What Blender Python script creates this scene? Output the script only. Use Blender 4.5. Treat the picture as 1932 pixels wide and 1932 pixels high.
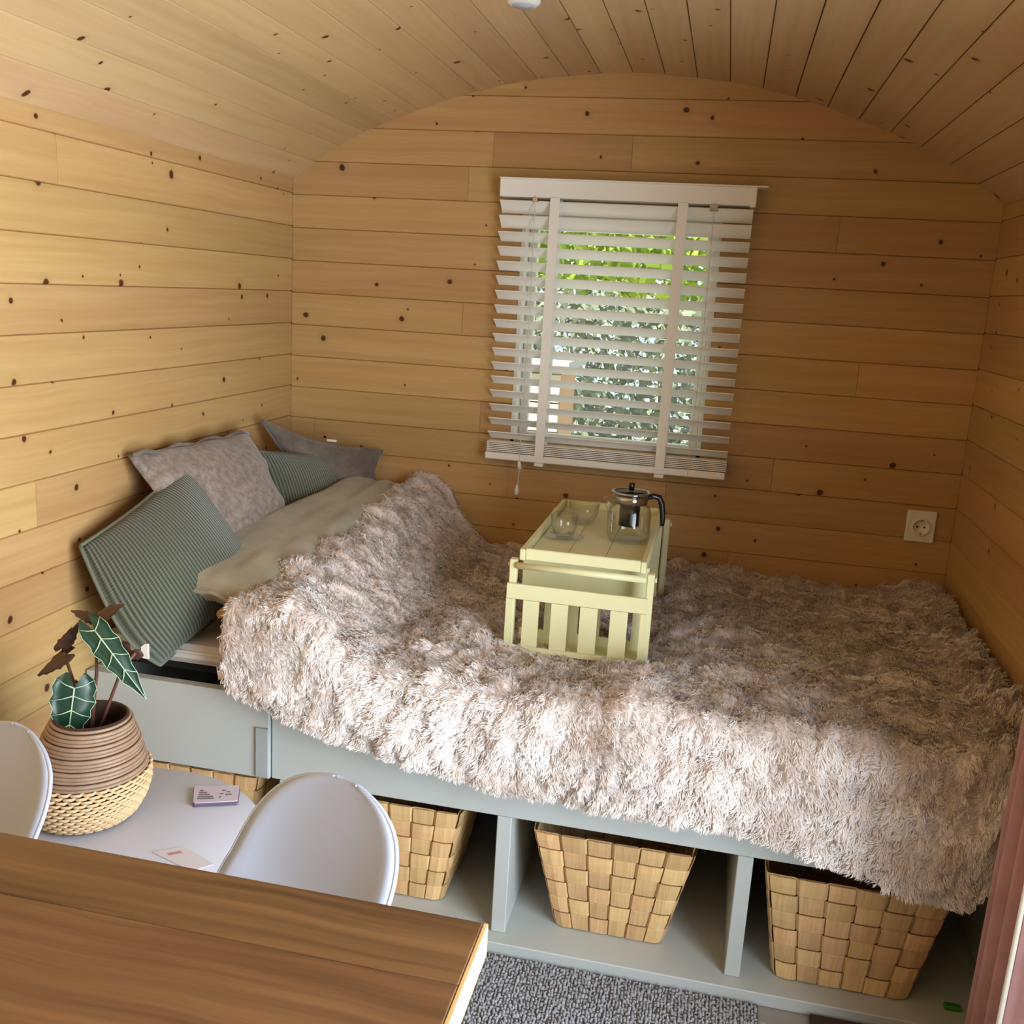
import bpy, bmesh, math, random
import numpy as np
from mathutils import Vector, Matrix
random.seed(7); rng = np.random.default_rng(7)
PI = math.pi
for o in list(bpy.data.objects): bpy.data.objects.remove(o)
sc = bpy.context.scene
C = sc.collection

# ---------------------------------------------------------------- camera
cd = bpy.data.cameras.new('camera'); cam = bpy.data.objects.new('camera', cd); C.objects.link(cam)
cam.location = (1.33205, -2.92003, 1.38350)
cam.rotation_euler = (1.348806, -0.056723, 0.214030)
cd.sensor_width = 36; cd.lens = 36*1860.97/1932; cd.clip_start = .02; cd.clip_end = 200
sc.camera = cam
# ---------------------------------------------------------------- world, light, exposure
W = bpy.data.worlds.new('world'); sc.world = W; W.use_nodes = True
nt = W.node_tree; bg = nt.nodes['Background']
bg.inputs[0].default_value = (.74, .87, 1.0, 1); bg.inputs[1].default_value = 1.35
sc.view_settings.view_transform = 'Standard'; sc.view_settings.look = 'None'
sc.view_settings.exposure = 0.0; sc.view_settings.gamma = 1; sc.view_settings.use_curve_mapping = False

def area(name, loc, rot, sx, sy, power, col):
    l = bpy.data.lights.new(name, 'AREA'); l.shape = 'RECTANGLE'; l.size = sx; l.size_y = sy
    l.energy = power; l.color = col
    o = bpy.data.objects.new(name, l); C.objects.link(o); o.location = loc; o.rotation_euler = rot
    return o
# daylight entering through the open side door (right wall)
area('door_daylight', (2.16, -2.32, .95), (0, PI/2, 0), 1.5, 1.35, 74, (.80, .90, 1.0)).data.spread = math.radians(145)
sl = bpy.data.lights.new('sun', 'SUN'); sl.energy = 12; sl.angle = .02; sl.color = (1, .95, .86)
so_ = bpy.data.objects.new('sun', sl); C.objects.link(so_); so_.rotation_euler = (math.radians(40), math.radians(-6), 0)

# ---------------------------------------------------------------- helpers
ORG = {}
def org(p): return ORG.get(p.name, Vector((0, 0, 0))) if p else Vector((0, 0, 0))
def empty(name, loc, label, cat, group=None):
    o = bpy.data.objects.new(name, None); C.objects.link(o); o.location = loc
    o.empty_display_size = .05
    ORG[o.name] = Vector(loc); o['label'] = label; o['category'] = cat
    if group: o['group'] = group
    return o
def tag(o, label, cat, group=None, kind=None):
    o['label'] = label; o['category'] = cat
    if group: o['group'] = group
    if kind: o['kind'] = kind
    return o
def mesh(name, vs, fs, mat, parent=None, smooth=False, uv=None):
    """verts in world coordinates; made local to the parent's thing"""
    q = org(parent)
    me = bpy.data.meshes.new(name)
    me.from_pydata([(v[0]-q.x, v[1]-q.y, v[2]-q.z) for v in vs], [], fs)
    if smooth: me.polygons.foreach_set('use_smooth', [True]*len(me.polygons))
    if uv is not None:
        l = me.uv_layers.new(name='UVMap'); d = np.array(uv, dtype=np.float32)
        idx = np.empty(len(me.loops), dtype=np.int32); me.loops.foreach_get('vertex_index', idx)
        l.data.foreach_set('uv', d[idx].ravel())
    me.materials.append(mat); me.update()
    o = bpy.data.objects.new(name, me); C.objects.link(o); o.parent = parent
    if parent: ORG[o.name] = q
    return o
def big(name, V, F, mat, parent=None, smooth=True):
    """V (n,3) F (m,k) numpy"""
    q = org(parent); me = bpy.data.meshes.new(name); V = V - np.array(q)
    me.vertices.add(len(V)); me.vertices.foreach_set('co', V.astype(np.float32).ravel())
    k = F.shape[1]; me.loops.add(F.size); me.loops.foreach_set('vertex_index', F.astype(np.int32).ravel())
    me.polygons.add(len(F)); me.polygons.foreach_set('loop_start', np.arange(0, F.size, k, dtype=np.int32))
    me.polygons.foreach_set('loop_total', np.full(len(F), k, dtype=np.int32))
    me.polygons.foreach_set('use_smooth', np.full(len(F), smooth))
    me.update(calc_edges=True); me.validate(); me.materials.append(mat)
    o = bpy.data.objects.new(name, me); C.objects.link(o); o.parent = parent
    if parent: ORG[o.name] = q
    return o
class MB:
    def __init__(s): s.v = []; s.f = []
    def add(s, vs, fs):
        n = len(s.v); s.v += [tuple(p) for p in vs]; s.f += [tuple(i+n for i in f) for f in fs]; return s
    def box(s, x0, x1, y0, y1, z0, z1, ch=0.0):
        """box, with optional chamfer of all edges"""
        if ch <= 0:
            vs = [(x, y, z) for x in (x0, x1) for y in (y0, y1) for z in (z0, z1)]
            return s.add(vs, [(0,1,3,2),(4,6,7,5),(0,4,5,1),(2,3,7,6),(0,2,6,4),(1,5,7,3)])
        bm = bmesh.new(); bmesh.ops.create_cube(bm, size=1)
        for v in bm.verts: v.co = Vector(((x0+x1)/2+v.co.x*(x1-x0), (y0+y1)/2+v.co.y*(y1-y0), (z0+z1)/2+v.co.z*(z1-z0)))
        bmesh.ops.bevel(bm, geom=bm.edges[:], offset=ch, segments=1, affect='EDGES', profile=.5)
        bm.verts.ensure_lookup_table(); bm.verts.index_update()
        vs = [v.co[:] for v in bm.verts]; fs = [tuple(v.index for v in f.verts) for f in bm.faces]; bm.free()
        return s.add(vs, fs)
    def tube(s, pts, r, n=8, caps=True):
        pts = [Vector(p) for p in pts]; rs = r if isinstance(r, (list, tuple)) else [r]*len(pts)
        b = len(s.v); t0 = None; up = None
        for i, p in enumerate(pts):
            t = (pts[min(i+1, len(pts)-1)]-pts[max(i-1, 0)]).normalized()
            if up is None:
                a = Vector((0, 0, 1)) if abs(t.z) < .9 else Vector((1, 0, 0)); up = t.cross(a).normalized()
            else:
                up = (up - t*up.dot(t)).normalized()
            w = t.cross(up)
            for k in range(n):
                a = 2*PI*k/n; s.v.append(tuple(p+(up*math.cos(a)+w*math.sin(a))*rs[i]))
        for i in range(len(pts)-1):
            for k in range(n):
                k2 = (k+1) % n; s.f.append((b+i*n+k, b+i*n+k2, b+(i+1)*n+k2, b+(i+1)*n+k))
        if caps:
            s.f.append(tuple(b+k for k in reversed(range(n)))); s.f.append(tuple(b+(len(pts)-1)*n+k for k in range(n)))
        return s
    def lathe(s, cx, cy, prof, n=32, closed=False):
        b = len(s.v)
        for r, z in prof:
            for k in range(n):
                a = 2*PI*k/n; s.v.append((cx+r*math.cos(a), cy+r*math.sin(a), z))
        m = len(prof)
        for i in range(m if closed else m-1):
            j = (i+1) % m
            for k in range(n):
                k2 = (k+1) % n; s.f.append((b+i*n+k, b+i*n+k2, b+j*n+k2, b+j*n+k))
        return s
    def out(s, name, mat, parent=None, smooth=False): return mesh(name, s.v, s.f, mat, parent, smooth)
def bx(name, mat, parent, *a, ch=.002): return MB().box(*a, ch=ch).out(name, mat, parent)

# ---------------------------------------------------------------- materials
def new_mat(name):
    m = bpy.data.materials.new(name); m.use_nodes = True
    return m, m.node_tree.nodes, m.node_tree.links, m.node_tree.nodes['Principled BSDF']
def srgb(r, g, b):
    f = lambda c: (c/255/12.92) if c <= 10 else ((c/255+.055)/1.055)**2.4
    return (f(r), f(g), f(b), 1)
def plain(name, col, rough=.6, noise=.0, scale=20, bump=0, bscale=200, metal=0, coords='Object', **kw):
    m, N, L, b = new_mat(name); b.inputs['Base Color'].default_value = col
    b.inputs['Roughness'].default_value = rough; b.inputs['Metallic'].default_value = metal
    for k, v in kw.items(): b.inputs[k].default_value = v
    tc = N.new('ShaderNodeTexCoord')
    if noise:
        n = N.new('ShaderNodeTexNoise'); n.inputs['Scale'].default_value = scale; n.inputs['Detail'].default_value = 5
        L.new(tc.outputs[coords], n.inputs['Vector'])
        mx = N.new('ShaderNodeMix'); mx.data_type = 'RGBA'
        mx.inputs[6].default_value = tuple(c*(1-noise) for c in col[:3])+(1,); mx.inputs[7].default_value = tuple(min(1, c*(1+noise)) for c in col[:3])+(1,)
        L.new(n.outputs['Fac'], mx.inputs[0]); L.new(mx.outputs[2], b.inputs['Base Color'])
    if bump:
        n = N.new('ShaderNodeTexNoise'); n.inputs['Scale'].default_value = bscale; n.inputs['Detail'].default_value = 3
        L.new(tc.outputs[coords], n.inputs['Vector'])
        bp = N.new('ShaderNodeBump'); bp.inputs['Strength'].default_value = bump; bp.inputs['Distance'].default_value = .002
        L.new(n.outputs['Fac'], bp.inputs['Height']); L.new(bp.outputs[0], b.inputs['Normal'])
    return m
def wood(name, axis, base, dark, knot, rough=.45, knots=True, kscale=8.5, grain=.5, kth=.46, seam=None, gscale=1.0, tint=.10):
    """axis: (grain axis, cross axis) as letters; object coordinates are world coordinates"""
    m, N, L, b = new_mat(name); b.inputs['Roughness'].default_value = rough
    g, c = axis
    tc = N.new('ShaderNodeTexCoord'); sp = N.new('ShaderNodeSeparateXYZ'); L.new(tc.outputs['Object'], sp.inputs[0])
    oi = N.new('ShaderNodeObjectInfo')
    def mt(op, a, bb=None, c3=None):
        n = N.new('ShaderNodeMath'); n.operation = op
        for i, x in enumerate((a, bb, c3)):
            if x is None: continue
            if isinstance(x, (int, float)): n.inputs[i].default_value = x
            else: L.new(x, n.inputs[i])
        return n.outputs[0]
    r = mt('MULTIPLY', oi.outputs['Random'], 37.0)
    gg = mt('ADD', sp.outputs['XYZ'.index(g)], r)
    cc = mt('ADD', sp.outputs['XYZ'.index(c)], mt('MULTIPLY', r, 1.7))
    # slow warp of the grain
    cv = N.new('ShaderNodeCombineXYZ'); L.new(gg, cv.inputs[0]); L.new(cc, cv.inputs[1]); L.new(r, cv.inputs[2])
    wn = N.new('ShaderNodeTexNoise'); wn.inputs['Scale'].default_value = 4.0; wn.inputs['Detail'].default_value = 2
    L.new(cv.outputs[0], wn.inputs['Vector'])
    cw = mt('ADD', cc, mt('MULTIPLY', wn.outputs['Fac'], .03))
    v2 = N.new('ShaderNodeCombineXYZ'); L.new(mt('MULTIPLY', gg, 1.6*gscale), v2.inputs[0]); L.new(mt('MULTIPLY', cw, 55*gscale), v2.inputs[1]); L.new(r, v2.inputs[2])
    gn = N.new('ShaderNodeTexNoise'); gn.inputs['Scale'].default_value = 1.0; gn.inputs['Detail'].default_value = 6; gn.inputs['Roughness'].default_value = .6
    L.new(v2.outputs[0], gn.inputs['Vector'])
    v3 = N.new('ShaderNodeCombineXYZ'); L.new(mt('MULTIPLY', gg, 1.1*gscale), v3.inputs[0]); L.new(mt('MULTIPLY', cw, 9*gscale), v3.inputs[1]); L.new(r, v3.inputs[2])
    g2 = N.new('ShaderNodeTexNoise'); g2.inputs['Scale'].default_value = 1.0; g2.inputs['Detail'].default_value = 3
    L.new(v3.outputs[0], g2.inputs['Vector'])
    gf = mt('ADD', mt('MULTIPLY', gn.outputs['Fac'], .6), mt('MULTIPLY', g2.outputs['Fac'], .4))
    cr = N.new('ShaderNodeValToRGB'); cr.color_ramp.elements[0].position = .38; cr.color_ramp.elements[1].position = .64
    e0 = tuple(base[i]*(1-grain)+dark[i]*grain for i in range(3))+(1,)
    cr.color_ramp.elements[0].color = e0; cr.color_ramp.elements[1].color = base
    L.new(gf, cr.inputs[0]); col = cr.outputs[0]
    # tint per board
    hv = N.new('ShaderNodeHueSaturation'); L.new(col, hv.inputs['Color'])
    L.new(mt('ADD', mt('MULTIPLY', oi.outputs['Random'], tint*2), 1-tint), hv.inputs['Value'])
    r2 = mt('FRACT', mt('MULTIPLY', oi.outputs['Random'], 17.3))
    L.new(mt('ADD', mt('MULTIPLY', r2, .016), .492), hv.inputs['Hue'])
    col = hv.outputs[0]; kf = None
    if knots:
        nv = N.new('ShaderNodeTexNoise'); nv.inputs['Scale'].default_value = 45; nv.inputs['Detail'].default_value = 2; L.new(tc.outputs['Object'], nv.inputs['Vector'])
        v4 = N.new('ShaderNodeCombineXYZ'); L.new(gg, v4.inputs[0]); L.new(cc, v4.inputs[1])
        vm = N.new('ShaderNodeVectorMath'); vm.operation = 'MULTIPLY_ADD'
        L.new(nv.outputs['Color'], vm.inputs[0]); vm.inputs[1].default_value = (.008, .008, 0); L.new(v4.outputs[0], vm.inputs[2])
        vo = N.new('ShaderNodeTexVoronoi'); vo.voronoi_dimensions = '2D'; vo.inputs['Scale'].default_value = kscale; vo.inputs['Randomness'].default_value = 1
        L.new(vm.outputs[0], vo.inputs['Vector'])
        sc_ = N.new('ShaderNodeSeparateColor'); L.new(vo.outputs['Color'], sc_.inputs[0])
        on = mt('LESS_THAN', sc_.outputs[0], kth)
        rad = mt('MULTIPLY', mt('ADD', mt('POWER', sc_.outputs[1], 2.0), .42), .068)
        core = mt('MULTIPLY', mt('SUBTRACT', 1.0, mt('SMOOTHSTEP' if False else 'DIVIDE', vo.outputs['Distance'], rad)), 3.0)
        kf = mt('MULTIPLY', mt('MINIMUM', mt('MAXIMUM', core, 0), 1), on)
        halo = mt('MULTIPLY', mt('MULTIPLY', mt('MAXIMUM', mt('SUBTRACT', 1.0, mt('DIVIDE', vo.outputs['Distance'], mt('MULTIPLY', rad, 2.6))), 0), .45), on)
        mx = N.new('ShaderNodeMix'); mx.data_type = 'RGBA'; L.new(halo, mx.inputs[0]); L.new(col, mx.inputs[6]); mx.inputs[7].default_value = dark
        m2 = N.new('ShaderNodeMix'); m2.data_type = 'RGBA'; L.new(kf, m2.inputs[0]); L.new(mx.outputs[2], m2.inputs[6]); m2.inputs[7].default_value = knot
        col = m2.outputs[2]
    L.new(col, b.inputs['Base Color'])
    bp = N.new('ShaderNodeBump'); bp.inputs['Strength'].default_value = .12; bp.inputs['Distance'].default_value = .001
    L.new(gn.outputs['Fac'], bp.inputs['Height']); L.new(bp.outputs[0], b.inputs['Normal'])
    return m

PB, PD, PK = srgb(198, 161, 108), srgb(164, 120, 66), srgb(72, 38, 16)
M_back = wood('pine_boards_end', 'XZ', PB, PD, PK)
M_side = wood('pine_boards_side', 'YZ', PB, PD, PK)
M_ceil = wood('pine_boards_ceiling', 'YX', srgb(204, 172, 130), srgb(172, 134, 92), PK)
M_end = wood('pine_boards_near', 'XZ', PB, PD, PK)
M_shell = plain('dark_wall_core', srgb(70, 48, 30), .9)
M_floor = wood('grey_floor_boards', 'XY', srgb(150, 146, 138), srgb(112, 106, 98), srgb(70, 62, 55), knots=False)
M_table = wood('brown_oiled_wood', 'XY', srgb(130, 94, 58), srgb(80, 52, 28), srgb(62, 34, 14), rough=.5, kscale=5, kth=.25, grain=.9, gscale=1.1, tint=.06)
M_tedge = plain('pale_table_edge', srgb(206, 166, 112), .6, .12, 30)
M_grey = plain('grey_painted_wood', srgb(182, 186, 182), .55, .05, 9, .15, 60)
M_greyd = plain('scuffed_grey_paint', srgb(158, 164, 163), .6, .08, 12)
M_white = plain('white_lacquer', srgb(236, 234, 226), .4)
M_slat = plain('white_blind_slat', srgb(248, 246, 240), .45)
M_cord = plain('blind_cord', srgb(215, 212, 200), .8)
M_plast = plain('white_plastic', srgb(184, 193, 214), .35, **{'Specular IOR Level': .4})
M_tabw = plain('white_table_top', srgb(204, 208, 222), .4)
M_cream = plain('cream_painted_wood', srgb(222, 218, 172), .5, .05, 14, .1, 90)
M_black = plain('black_plastic', srgb(18, 18, 20), .3)
M_steel = plain('polished_steel', srgb(190, 190, 192), .14, metal=1.0)
M_dmetal = plain('dark_strainer', srgb(42, 42, 44), .3, metal=.8)
M_soil = plain('dark_soil', srgb(42, 28, 20), .95, .3, 60, .6, 120)
M_dark = plain('black_gap_shade', srgb(16, 13, 12), .95)  # black stands in for shade under the mattress and inside the compartments
M_sheet = plain('white_sheet', srgb(214, 208, 204), .85, .03, 8, .3, 400)
def glass(name, col=(1, 1, 1, 1), rough=0):
    """thin clear glass: see-through with a fresnel reflection"""
    m, N, L, b = new_mat(name); N.remove(b); out = N['Material Output']
    t = N.new('ShaderNodeBsdfTransparent'); t.inputs[0].default_value = (.965, .975, .965, 1)
    g = N.new('ShaderNodeBsdfGlossy'); g.inputs['Roughness'].default_value = .03
    lw = N.new('ShaderNodeLayerWeight'); lw.inputs['Blend'].default_value = .35
    mr = N.new('ShaderNodeMapRange'); mr.inputs[3].default_value = .10; mr.inputs[4].default_value = .80; L.new(lw.outputs['Facing'], mr.inputs[0])
    pw = N.new('ShaderNodeMath'); pw.operation = 'POWER'; L.new(mr.outputs[0], pw.inputs[0]); pw.inputs[1].default_value = 1.6
    mx = N.new('ShaderNodeMixShader'); L.new(pw.outputs[0], mx.inputs[0]); L.new(t.outputs[0], mx.inputs[1]); L.new(g.outputs[0], mx.inputs[2])
    L.new(mx.outputs[0], out.inputs[0]); return m
M_glass = glass('clear_glass')
def fabric(name, c1, c2, rib=None, n=40, rough=.9, mott=0, sc_=300):
    m, N, L, b = new_mat(name); b.inputs['Roughness'].default_value = rough
    b.inputs['Sheen Weight'].default_value = .25
    tc = N.new('ShaderNodeTexCoord'); bp = N.new('ShaderNodeBump'); bp.inputs['Distance'].default_value = .003
    mx = N.new('ShaderNodeMix'); mx.data_type = 'RGBA'; mx.inputs[6].default_value = c1; mx.inputs[7].default_value = c2
    if rib:
        sp = N.new('ShaderNodeSeparateXYZ'); L.new(tc.outputs['UV'], sp.inputs[0])
        a = N.new('ShaderNodeMath'); a.operation = 'MULTIPLY'; L.new(sp.outputs[rib-1], a.inputs[0]); a.inputs[1].default_value = n*2*PI
        s = N.new('ShaderNodeMath'); s.operation = 'SINE'; L.new(a.outputs[0], s.inputs[0])
        a2 = N.new('ShaderNodeMath'); a2.operation = 'MULTIPLY'; L.new(sp.outputs[2-rib], a2.inputs[0]); a2.inputs[1].default_value = n*2*PI*1.3
        s2 = N.new('ShaderNodeMath'); s2.operation = 'SINE'; L.new(a2.outputs[0], s2.inputs[0])
        k = N.new('ShaderNodeMath'); k.operation = 'MULTIPLY_ADD'; L.new(s2.outputs[0], k.inputs[0]); k.inputs[1].default_value = .25; L.new(s.outputs[0], k.inputs[2])
        mr = N.new('ShaderNodeMapRange'); mr.inputs[1].default_value = -1.2; mr.inputs[2].default_value = 1.2; L.new(k.outputs[0], mr.inputs[0])
        L.new(mr.outputs[0], mx.inputs[0]); L.new(mr.outputs[0], bp.inputs['Height']); bp.inputs['Strength'].default_value = .9
    else:
        t = N.new('ShaderNodeTexNoise'); t.inputs['Scale'].default_value = mott or 25; t.inputs['Detail'].default_value = 6; t.inputs['Roughness'].default_value = .7
        L.new(tc.outputs['Object'], t.inputs['Vector'])
        mr = N.new('ShaderNodeMapRange'); mr.inputs[1].default_value = .4; mr.inputs[2].default_value = .65; L.new(t.outputs['Fac'], mr.inputs[0])
        L.new(mr.outputs[0], mx.inputs[0])
        t2 = N.new('ShaderNodeTexNoise'); t2.inputs['Scale'].default_value = sc_; L.new(tc.outputs['Object'], t2.inputs['Vector'])
        L.new(t2.outputs['Fac'], bp.inputs['Height']); bp.inputs['Strength'].default_value = .35; bp.inputs['Distance'].default_value = .001
    L.new(mx.outputs[2], b.inputs['Base Color']); L.new(bp.outputs[0], b.inputs['Normal'])
    return m
M_rib = fabric('green_ribbed_knit', srgb(48, 52, 42), srgb(112, 117, 98), rib=2, n=48)
M_rib2 = fabric('green_ribbed_knit_fine', srgb(54, 58, 46), srgb(112, 116, 96), rib=2, n=34)
M_piping = plain('green_piping', srgb(104, 108, 92), .9)
M_velvet = fabric('taupe_velvet', srgb(120, 106, 96), srgb(158, 142, 132), mott=55)
M_velvet2 = fabric('dark_taupe_velvet', srgb(96, 86, 78), srgb(120, 108, 98), mott=20)
M_case = fabric('beige_pillowcase', srgb(146, 138, 116), srgb(166, 157, 134), mott=6, sc_=500)
M_mauve = fabric('mauve_cloth', srgb(110, 86, 84), srgb(132, 104, 100), mott=12)
M_lining = plain('tan_fur_backing', srgb(172, 128, 84), .9)
M_fur = plain('fur_base', srgb(216, 198, 188), .95, .08, 14)
# fur strands: soft pinkish beige
m, N, L, b = new_mat('fur_strands'); b.inputs['Roughness'].default_value = .7; b.inputs['Sheen Weight'].default_value = .2
tc = N.new('ShaderNodeTexCoord'); n1 = N.new('ShaderNodeTexNoise'); n1.inputs['Scale'].default_value = 16; n1.inputs['Detail'].default_value = 4
L.new(tc.outputs['Object'], n1.inputs['Vector']); crr = N.new('ShaderNodeValToRGB')
crr.color_ramp.elements[0].position = .36; crr.color_ramp.elements[0].color = srgb(224, 210, 202)
crr.color_ramp.elements[1].position = .62; crr.color_ramp.elements[1].color = srgb(250, 244, 240)
L.new(n1.outputs['Fac'], crr.inputs[0]); L.new(crr.outputs[0], b.inputs['Base Color']); M_strand = m
M_splint = wood('woven_wood_splint', 'ZX', srgb(228, 190, 136), srgb(194, 150, 100), PK, rough=.45, knots=False, gscale=3, grain=.7, tint=.16)
M_core = plain('basket_base_brown', srgb(96, 66, 38), .9)  # plain dark brown of the basket base
M_rattan = plain('grey_brown_rattan', srgb(156, 128, 104), .5, .3, 40)
M_rattan2 = plain('pale_seagrass', srgb(216, 182, 138), .7, .15, 60)
M_gap = plain('pot_inner', srgb(74, 50, 34), .9)
M_pink = fabric('dusty_pink_curtain', srgb(176, 130, 130), srgb(190, 146, 144), mott=8, sc_=600)
M_rug = plain('grey_wool_loops', srgb(150, 150, 152), .95, .45, 90)
M_rugb = plain('rug_backing', srgb(84, 82, 82), .95)
M_mat = plain('dark_brown_mat', srgb(58, 42, 34), .95, .2, 80)
M_leaf = plain('dark_green_leaf', srgb(30, 58, 42), .35, .15, 30)
M_leafb = plain('brown_leaf', srgb(74, 46, 34), .5, .2, 30)
M_vein = plain('pale_leaf_vein', srgb(176, 200, 168), .5)
M_stem = plain('brown_leaf_stem', srgb(104, 66, 52), .6, .2, 30)

# ---------------------------------------------------------------- room shell
R = 2.009; YN = -4.30          # right wall x, near wall y
P = .097; Z0 = 1.628           # board height and a joint level
arch = [(0,1.671),(.097,1.745),(.246,1.824),(.513,1.918),(.716,1.964),(1.0045,1.989)]
arch = arch + [(R-x, z) for x, z in reversed(arch[:-1])]
AX = np.array([a[0] for a in arch]); AZ = np.array([a[1] for a in arch])
_xs = np.linspace(0, R, 201); _z = np.interp(_xs, AX, AZ)
for _ in range(60):            # smooth the polyline into a clean vault
    _z[1:-1] = .25*_z[:-2]+.5*_z[1:-1]+.25*_z[2:]
def archz(x): return float(np.interp(x, _xs, _z))
def archz_(x): return archz(x)+.012
def struct(o): o['kind'] = 'structure'; return o
T = .016                       # board thickness
def board_x(name, x0, x1, z0, z1, y0, y1, mat, parent, top=None, g=.0020):
    """board running along x facing -y, with V-grooved long edges; top(x) clips it to the vault"""
    n = 2 if top is None else 48
    xs = [x0+(x1-x0)*i/(n-1) for i in range(n)]; vs = []; fs = []
    for x in xs:
        zt = z1 if top is None else max(z0+.0002, min(z1, top(x)))
        gt = g if zt > z1-1e-6 else 0
        vs += [(x, y1, z0+.0002), (x, y0+.003, z0+.0002), (x, y0, z0+g), (x, y0, max(z0+g, zt-gt)), (x, y0+.003, max(z0+.0002, zt-(.0002 if gt else 0))), (x, y1, max(z0+.0002, zt))]
    for i in range(n-1):
        a = i*6; b = a+6
        for k in range(6): fs.append((a+k, a+(k+1) % 6, b+(k+1) % 6, b+k))
    fs += [tuple(range(5, -1, -1)), tuple(range((n-1)*6, n*6))]
    return mesh(name, vs, fs, mat, parent)
def board_y(name, y0, y1, z0, z1, x_face, x_back, mat, parent, g=.0019):
    s = 1 if x_back > x_face else -1
    pr = [(x_back, z0+.0002), (x_face+s*.003, z0+.0002), (x_face, z0+g), (x_face, z1-g), (x_face+s*.003, z1-.0002), (x_back, z1-.0002)]
    vs = [(x, y, z) for y in (y0, y1) for x, z in pr]
    fs = [(k, (k+1) % 6, 6+(k+1) % 6, 6+k) for k in range(6)]+[tuple(range(5, -1, -1)), tuple(range(6, 12))]
    return mesh(name, vs, fs, mat, parent)

# back wall, with the window opening
WX0, WX1, WZ0, WZ1 = .716, 1.290, .915, 1.600
def endwall(name, y_in, y_out, mat, holes):
    mb = MB(); s = 1 if y_out > y_in else -1
    ya, yb = sorted((y_in+s*T, y_out))
    hx0, hx1, hz0, hz1 = holes
    def arcpan(xa, xb, z0):
        n = 16; xs = [xa+(xb-xa)*i/n for i in range(n+1)]; vs = []
        for x in xs: vs += [(x, ya, z0), (x, ya, archz(min(max(x, 0), R))+.03), (x, yb, archz(min(max(x, 0), R))+.03), (x, yb, z0)]
        fs = []
        for i in range(n):
            a = i*4; b = a+4
            for k in range(4): fs.append((a+k, b+k, b+(k+1) % 4, a+(k+1) % 4))
        fs += [(0,1,2,3), tuple(n*4+k for k in (3,2,1,0))]
        mb.add(vs, fs)
    arcpan(-.06, hx0, -.05); arcpan(hx1, R+.06, -.05); arcpan(hx0, hx1, hz1)
    mb.box(hx0, hx1, ya, yb, -.05, hz0)
    return struct(mb.out(name, M_shell))
wall_back = endwall('wall_back', 0, .10, M_back, (WX0, WX1, WZ0, WZ1))
splits = {-3: [], -2: [.62, 1.02], -1: [.55], 0: [1.6], 1: [], 2: [.9], 3: [.55], 4: [1.7], 5: [], 6: [.62], 7: [.078, 1.5], 8: [1.2], 9: [.5], 10: [1.4]}
for k in range(-4, 18):
    z1 = Z0-k*P; z0 = z1-P
    if z0 < 0: z0 = 0.0
    if z1 < 0.01: break
    cuts = [0.0]+splits.get(k, [.4+.1*(k % 7)])+[R]
    for a, b in zip(cuts[:-1], cuts[1:]):
        segs = [(a, b)]
        if z0 < WZ1-.001 and z1 > WZ0+.001:
            if z0 >= WZ0-.05 and z1 <= WZ1+.05:
                segs = []
                if a < WX0: segs.append((a, min(b, WX0)))
                if b > WX1: segs.append((max(a, WX1), b))
        for p, q in segs:
            if q-p < .02: continue
            p2, q2 = p+.0004, q-.0004
            if z1 > 1.66:
                ok = [x for x in np.linspace(p2, q2, 90) if archz_(x) > z0+.003]
                if not ok: continue
                p2, q2 = ok[0], ok[-1]
                board_x('plank', p2, q2, z0, z1, 0, T, M_back, wall_back, top=archz_)
            else: board_x('plank', p2, q2, z0, z1, 0, T, M_back, wall_back)
wf = MB()
for i in range(20):
    xa, xb = -.06+(R+.12)*i/20, -.06+(R+.12)*(i+1)/20; wf.box(xa, xb, YN-.10, YN-T, -.05, archz(min(max((xa+xb)/2, 0), R))+.03)
wall_front = struct(wf.out('wall_front', M_shell))
for k in range(-3, 18):
    z1 = Z0-k*P; z0 = max(0, z1-P)
    if z1 < .01: break
    for a, b in ((0.0, .30), (.30, 1.15), (1.15, R)):
        ok = [x for x in np.linspace(a+.0005, b-.0005, 40) if archz(x) > z0+.004]
        if not ok: continue
        o = board_x('plank', ok[0], ok[-1], z0, z1, 0, T, M_end, wall_front, top=archz_ if z1 > 1.66 else None)
        for v in o.data.vertices: v.co.y = YN - v.co.y
        o.data.flip_normals()

# side walls
wl = MB().box(-.10, -T, YN-.1, .10, -.05, 1.70).out('wall_left', M_shell); struct(wl)
DY0, DY1, DZ1 = -3.05, -1.60, 1.62      # door opening in the right wall
wr = MB().box(R+T, R+.10, DY1, .10, -.05, 1.70).box(R+T, R+.10, YN-.1, DY0, -.05, 1.70).box(R+T, R+.10, DY0, DY1, DZ1, 1.70).box(R+T, R+.10, DY0, DY1, -.05, .0).out('wall_right', M_shell); struct(wr)
for k in range(-1, 17):
    z1 = min(1.690, 1.632-k*P); z0 = max(0, 1.632-(k+1)*P)
    if z1 < .01: break
    cut = -1.1-((k*.83) % 1.9)
    for a, b in ((YN, cut), (cut, 0)):
        board_y('plank', a+.0004, b-.0004, z0, z1, 0, -T, M_side, wl)
    for a, b in ((YN, DY0), (DY0, DY1), (DY1, 0)):
        if a == DY0 and z0 < DZ1-.03: continue
        board_y('plank', a+.0004, b-.0004, z0, z1, R, R+T, M_side, wr)
# door jambs
struct(bx('door_1', M_white, None, R-.012, R+.11, DY1, DY1+.045, 0, DZ1+.04))
struct(bx('trim_2', M_white, None, R-.012, R+.11, DY0-.045, DY0, 0, DZ1+.04))
struct(bx('trim_3', M_white, None, R-.012, R+.11, DY0, DY1, DZ1, DZ1+.045))
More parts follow.
